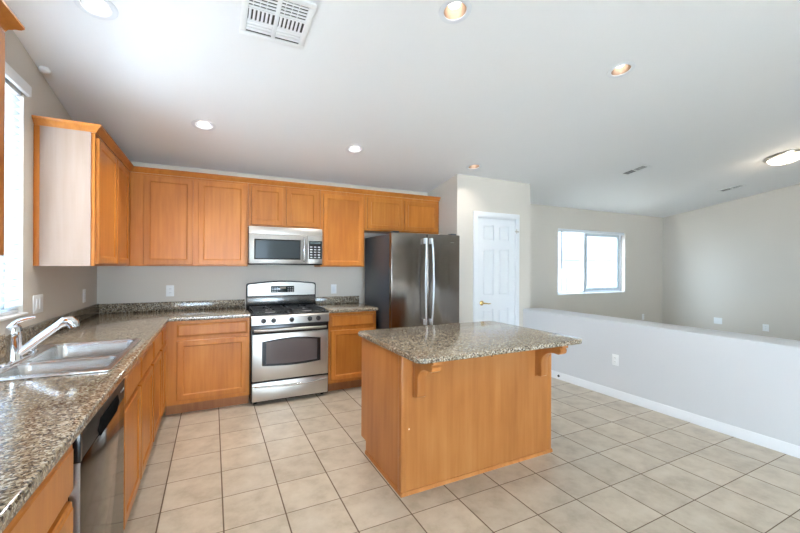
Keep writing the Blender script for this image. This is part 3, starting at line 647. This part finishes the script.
obj('base_moulding', MB().prism([(IY0-0.010, 0), (IY0+0.004, 0), (IY0+0.004, 0.022), (IY0-0.004, 0.020)], IX0-0.01, IX1+0.01, 'x', 0), MAPLE_ISLE, isl)
obj('base_moulding', MB().prism([(IX0-0.010, 0), (IX0, 0), (IX0, 0.022), (IX0-0.005, 0.020)], IY0-0.01, IY1-0.097, 'y', 0), MAPLE_ISLE, isl)
IB = Face('back', -(IY1-0.02))
class FaceRear:
    def __call__(s, u, n, z): return (u, IY1-0.02+n, z)
FRr = FaceRear()
for k in range(2):
    u0 = IX0+0.03+k*0.61; slabfront('drawer', FRr, u0, u0+0.575, 0.70, 0.83, isl); shaker('door', FRr, u0, u0+0.575, 0.12, 0.675, isl)
def corbel(x0, x1):
    b = MB(); y = IY0+0.004
    prof = [(y, IZ-0.262)]
    prof += [(y-0.050, IZ-0.262), (y-0.058, IZ-0.255), (y-0.062, IZ-0.235), (y-0.060, IZ-0.16)]
    for k in range(1, 9):
        a = PI - k*PI/2/9; prof.append((y-0.165 - 0.105*math.cos(a), IZ-0.155 + 0.083*math.sin(a)))
    prof = prof[:5] + [(y-0.060-0.105*(1-math.cos(k*PI/2/8)), IZ-0.155+0.085*math.sin(k*PI/2/8)) for k in range(1, 9)]
    prof += [(y-0.205, IZ-0.072), (y-0.222, IZ-0.062), (y-0.228, IZ-0.04), (y-0.218, IZ-0.028), (y-0.238, IZ-0.022), (y-0.240, IZ), (y, IZ)]
    b.prism([(p[0], p[1]) for p in prof], x0, x1, 'x', 0.004)
    return b
obj('corbel', corbel(1.098, 1.160), MAPLE_ISLE, isl); obj('corbel', corbel(2.118, 2.180), MAPLE_ISLE, isl)
for x0, x1 in ((1.076, 1.182), (2.096, 2.202)):
    obj('corbel_backplate', MB().box((x0+0.02, IY0-0.008, IZ-0.272), (x1, IY0+0.004, IZ), 0.003), MAPLE_ISLE, isl)
for (x, z) in ((1.075, 0.395), (1.715, 0.775)): obj('screw_plug', MB().lathe([(0, 0), (0.006, 0), (0.005, 0.0015), (0, 0.0015)], 12, Matrix.Translation((x, IY0+0.004, z)) @ RY), plain('plug', (0.75, 0.55, 0.38) if x < 1.5 else (0.10, 0.05, 0.03), 0.5), isl)
def islab():
    x0, x1, y0, y1 = 0.990, 2.312, 1.752, 2.735
    return slab(rrect(x0, x1, y0, y1, 0.055, 6), [], IZ+0.0005, IZ+0.032, 0.007)
tag(obj('island_countertop', islab(), GRAN), 'polished granite slab with rounded corners on top of the island', 'countertop')

# ------------------------------------------------------------------ outlets and switches
RXm = Matrix.Rotation(PI/2, 4, 'Y')
def plate(name, label, cat, F, u, z, wd, ht, kind, group):
    t = thing(name, label, cat, F(u, 0, z-ht/2), group)
    b = MB(); fbox(b, F, u-wd/2, u+wd/2, 0.0003, 0.006, z-ht/2, z+ht/2, 0.0025); obj('cover_plate', b, PLATE, t)
    if kind == 'outlet':
        for dz in (-0.021, 0.021):
            b = MB(); fbox(b, F, u-0.017, u+0.017, 0.006, 0.008, z+dz-0.014, z+dz+0.014, 0.0008); rc = obj('receptacle', b, PLATE, t)
            b = MB()
            for du in (-0.007, 0.006): fbox(b, F, u+du, u+du+0.002, 0.008, 0.0083, z+dz-0.004, z+dz+0.006)
            obj('slot', b, SLOT, rc)
    elif kind == 'wide':
        for du in (-0.023, 0.023):
            b = MB(); fbox(b, F, u+du-0.010, u+du+0.010, 0.006, 0.008, z-0.012, z+0.012, 0.0008); obj('jack', b, PLATE, t)
    else:
        n = 2 if wd > 0.1 else 1
        for k in range(n):
            uc = u + (k-(n-1)/2)*0.046
            b = MB(); fbox(b, F, uc-0.016, uc+0.016, 0.006, 0.0095, z-0.033, z+0.033, 0.0015); obj('rocker', b, TRIM, t)
GO = 'white wall plates'
LW = Face('left', XL); BW = Face('back', W)
class FaceNegX:
    def __init__(s, v): s.v = v
    def __call__(s, u, n, z): return (s.v - n, u, z)
plate('light_switch', 'white double rocker light switch on the left wall beside the window', 'light switch', LW, 3.215, 1.135, 0.150, 0.118, 'switch', GO)
plate('electrical_outlet', 'white outlet on the left wall under the wall cabinet, near the corner', 'outlet', LW, 4.19, 1.117, 0.072, 0.116, 'outlet', GO)
plate('electrical_outlet', 'white outlet on the back wall above the corner backsplash', 'outlet', BW, -0.40, 1.12, 0.072, 0.116, 'outlet', GO)
plate('light_switch', 'white single rocker switch plate on the wall right of the range', 'light switch', BW, 1.365, 1.10, 0.072, 0.116, 'switch', GO)
plate('electrical_outlet', 'white outlet low on the half wall behind the island', 'outlet', FaceNegX(HX), 2.555, 0.402, 0.072, 0.116, 'outlet', GO)
plate('wall_jack_plate', 'wide white jack plate low on the far right wall, left one', 'wall plate', FaceNegX(XR), 3.64, 0.395, 0.13, 0.116, 'wide', GO)
plate('electrical_outlet', 'white outlet low on the far right wall, close to the photo edge', 'outlet', FaceNegX(XR), 2.96, 0.365, 0.085, 0.12, 'outlet', GO)
plate('electrical_outlet', 'white outlet on the far back wall under the window, barely above the half wall', 'outlet', BW, 7.80, 0.39, 0.072, 0.116, 'outlet', GO)
tag(obj('door_bumper', MB().lathe([(0, 0), (0.015, 0), (0.015, 0.006), (0.01, 0.012), (0, 0.013)], 14, Matrix.Translation((HX-0.013, 3.277, 0.043)) @ Matrix.Rotation(-PI/2, 4, 'Y')), SLOT),
    'small dark round stub on the white baseboard of the half wall', 'door stop')
tag(obj('motion_sensor', MB().lathe([(0, 0), (0.030, 0), (0.032, 0.010), (0.027, 0.022), (0.014, 0.029), (0, 0.030)], 24, Matrix.Translation((XL+0.036, 3.20, cz(3.20)-0.001)) @ Matrix.Rotation(PI-math.atan(SL), 4, 'X')), PLATE),
    'small round white sensor on the ceiling edge against the left wall', 'sensor')

# ------------------------------------------------------------------ ceiling fittings (built flat, tilted with the ceiling)
TILT = -math.atan(SL)
def can(x, y, label, white):
    t = thing('recessed_light', label, 'ceiling light', (x, y, cz(y)), 'recessed ceiling lights', (TILT, 0, 0))
    obj('trim_ring', MB().lathe([(CR-0.006, 0.004), (CR-0.006, -0.003), (CR+0.004, -0.006), (CR+0.022, -0.003), (CR+0.024, -0.0005), (CR+0.0, 0.003)], 40, cap=False), REFW, t, local=True)
    obj('reflector', MB().lathe([(CR-0.006, 0.002), (CR-0.010, 0.03), (CR-0.022, 0.085), (0.040, 0.11), (0, 0.11)], 36, cap=False), REFG if white else REFL, t, local=True)
    dz = -0.032 if white else -0.014
    obj('bulb', MB().lathe([(0, 0.046+dz), (0.026, 0.048+dz), (0.036, 0.056+dz), (0.038, 0.068+dz), (0.03, 0.095), (0, 0.108)], 28), BULB, t, local=True)
    l = bpy.data.lights.new('lamp', 'SPOT'); l.energy = 28 if white else 7; l.spot_size = 2.2; l.spot_blend = 0.8; l.color = (1.0, 0.94, 0.86); l.shadow_soft_size = 0.04
    o = bpy.data.objects.new('lamp', l); C.objects.link(o); o.parent = t; o.location = (0, 0, 0.0)
CL = ['recessed ceiling light at the top left, above the sink counter', 'recessed ceiling light at the top edge, above the front of the island',
      'recessed ceiling light above the corner cabinets', 'recessed ceiling light above the range and microwave',
      'recessed ceiling light over the floor between island and half wall', 'recessed ceiling light close to the wall above the pantry door']
for k, (x, y) in enumerate(CANS): can(x, y, CL[k], k in (0, 2, 3))

def register_big(x, y, s):
    t = thing('ceiling_vent', 'large square white air register in the ceiling between two recessed lights', 'ceiling vent', (x, y, cz(y)), 'ceiling air registers', (TILT, 0, 0))
    f = MB(); z0, z1 = -0.010, -0.0005; bw = 0.035
    for a, c in (((-s, -s), (s, -s+bw)), ((-s, s-bw), (s, s)), ((-s, -s+bw), (-s+bw, s-bw)), ((s-bw, -s+bw), (s, s-bw)), ((-0.012, -s+bw), (0.012, s-bw))): f.box((a[0], a[1], z0), (c[0], c[1], z1), 0.003)
    obj('frame', f, PLATE, t, local=True)
    obj('duct', MB().box((-s+0.02, -s+0.02, -0.0012), (s-0.02, s-0.02, -0.0004)), DUCT, t, local=True)
    i = s-bw
    for sd in (-1, 1):
        xa, xb = (-i, -0.012) if sd < 0 else (0.012, i)
        n = 5
        for k in range(n):                                  # near rows: thin blades over cross wires
            yy = -i + 0.008 + k*(0.115/n); obj('louver', MB().box((xa, yy, -0.008), (xb, yy+0.010, -0.003)), PLATE, t, local=True)
        obj('louver_wires', MB().box((xa+0.02, -i, -0.006), (xa+0.024, -i+0.115, -0.002)).box((xa+0.055, -i, -0.006), (xa+0.059, -i+0.115, -0.002)).box((xa+0.09, -i, -0.006), (xa+0.094, -i+0.115, -0.002)), PLATE, t, local=True)
        for k in range(6):                                  # middle: curved blades across
            xx = xa + 0.004 + k*(xb-xa-0.008)/6; obj('louver', MB().box((xx, -i+0.120, -0.009), (xx+0.013, -i+0.205, -0.003), 0.003), PLATE, t, local=True)
        for ya, yb in ((0.113, 0.122), (0.203, 0.214)): obj('louver_bar', MB().box((xa, -i+ya, -0.009), (xb, -i+yb, -0.003)), PLATE, t, local=True)
        for k in range(3):
            yy = -i + 0.217 + k*0.0245; obj('louver', MB().box((xa, yy, -0.009), (xb, min(yy+0.021, i), -0.003), 0.002), PLATE, t, local=True)
register_big(0.322, 2.245, 0.187)
def register_small(x, y, label):
    t = thing('ceiling_vent', label, 'ceiling vent', (x, y, cz(y)), 'ceiling air registers', (TILT, 0, 0))
    a, c, bw = 0.095, 0.165, 0.028; f = MB()
    for p, q in (((-a, -c), (a, -c+bw)), ((-a, c-bw), (a, c)), ((-a, -c), (-a+bw, c)), ((a-bw, -c), (a, c)), ((-a, -0.006), (a, 0.006))): f.box((p[0], p[1], -0.008), (q[0], q[1], -0.0005), 0.002)
    obj('frame', f, PLATE, t, local=True); obj('duct', MB().box((-a+0.02, -c+0.02, -0.0012), (a-0.02, c-0.02, -0.0004)), DUCT, t, local=True)
    for k in range(4):
        obj('louver', MB().box((-a+bw+0.012+k*0.0345, 0.006, -0.0045), (-a+bw+0.017+k*0.0345, c-bw, -0.003), 0.0005), PLATE, t, local=True)
        obj('louver', MB().box((-a+bw+0.010+k*0.0345, -c+bw, -0.006), (-a+bw+0.021+k*0.0345, -0.006, -0.003), 0.001), PLATE, t, local=True)
register_small(4.99, 3.06, 'small white ceiling register nearer the pantry in the far room')
register_small(7.51, 3.05, 'small white ceiling register nearer the far right wall')
t = thing('flush_ceiling_light', 'flush dome ceiling light with nickel rim glowing in the far room', 'ceiling light', (6.52, 2.10, cz(2.10)), None, (TILT, 0, 0))
obj('rim', MB().lathe([(0.10, 0), (0.19, 0), (0.20, -0.012), (0.195, -0.03), (0.175, -0.035), (0.17, -0.02), (0.10, -0.01)], 48), NICK, t, local=True)
obj('dome', MB().lathe([(0.172, -0.028), (0.165, -0.05), (0.14, -0.075), (0.10, -0.093), (0.05, -0.103), (0, -0.106)], 48, cap=False), DOME, t, local=True)
obj('finial', MB().lathe([(0, -0.104), (0.012, -0.106), (0.012, -0.114), (0.006, -0.122), (0, -0.124)], 16), NICK, t, local=True)
l = bpy.data.lights.new('lamp', 'POINT'); l.energy = 2.0; l.color = (1, 0.84, 0.64); l.shadow_soft_size = 0.15
o = bpy.data.objects.new('lamp', l); C.objects.link(o); o.parent = t; o.location = (0, 0, -0.28)

# ------------------------------------------------------------------ blinds
bl = thing('window_blind', 'white horizontal slat blind lowered over the window by the sink', 'blind', (XL, (wy0+wy1)/2, wz0))
obj('valance', MB().box((XL+0.0015, wy0-0.03, 2.400), (XL+0.026, wy1+0.035, 2.466), 0.006), PLATE, bl)
obj('headrail', MB().box((XL-0.065, wy0+0.006, 2.385), (XL-0.008, wy1-0.006, 2.428), 0.002), VINYL, bl)
zz = 1.135; xs = XL-0.035
while zz < 2.38:
    s = MB(); a = math.radians(-22); h = 0.025
    t_ = bmesh.new(); 
    p0 = (xs - h*math.cos(a), zz + h*math.sin(a)); p1 = (xs + h*math.cos(a), zz - h*math.sin(a)); pm = (xs+0.004, zz+0.003)
    th = 0.0022
    s.prism([p0, pm, p1, (p1[0]-0.0, p1[1]-th), (pm[0], pm[1]-th), (p0[0], p0[1]-th)], wy0+0.008, wy1-0.008, 'y')
    t_.free(); obj('slat', s, SLAT, bl, smooth=False); zz += 0.0405
obj('bottom_rail', MB().box((xs-0.018, wy0+0.008, 1.106), (xs+0.018, wy1-0.008, 1.124), 0.003), VINYL, bl)
for y in (wy0+0.18, wy1-0.18): obj('ladder_cord', MB().tube([(xs+0.024, y, 1.12), (xs+0.024, y, 2.39)], 0.001, 6), VINYL, bl)
rb = thing('raised_blind', 'raised blind headrail with a hanging tilt wand at the far window', 'blind', ((fx0+fx1)/2, W+0.03, fz1))
obj('headrail', MB().box((fx0+0.005, W+0.012, fz1-0.05), (fx1-0.005, W+0.062, fz1-0.002), 0.003), VINYL, rb)
obj('tilt_wand', MB().tube([(5.46, W+0.005, fz1-0.045), (5.462, W+0.003, 1.36)], 0.008, 8), plain('wand', (0.25, 0.25, 0.26), 0.4), rb)
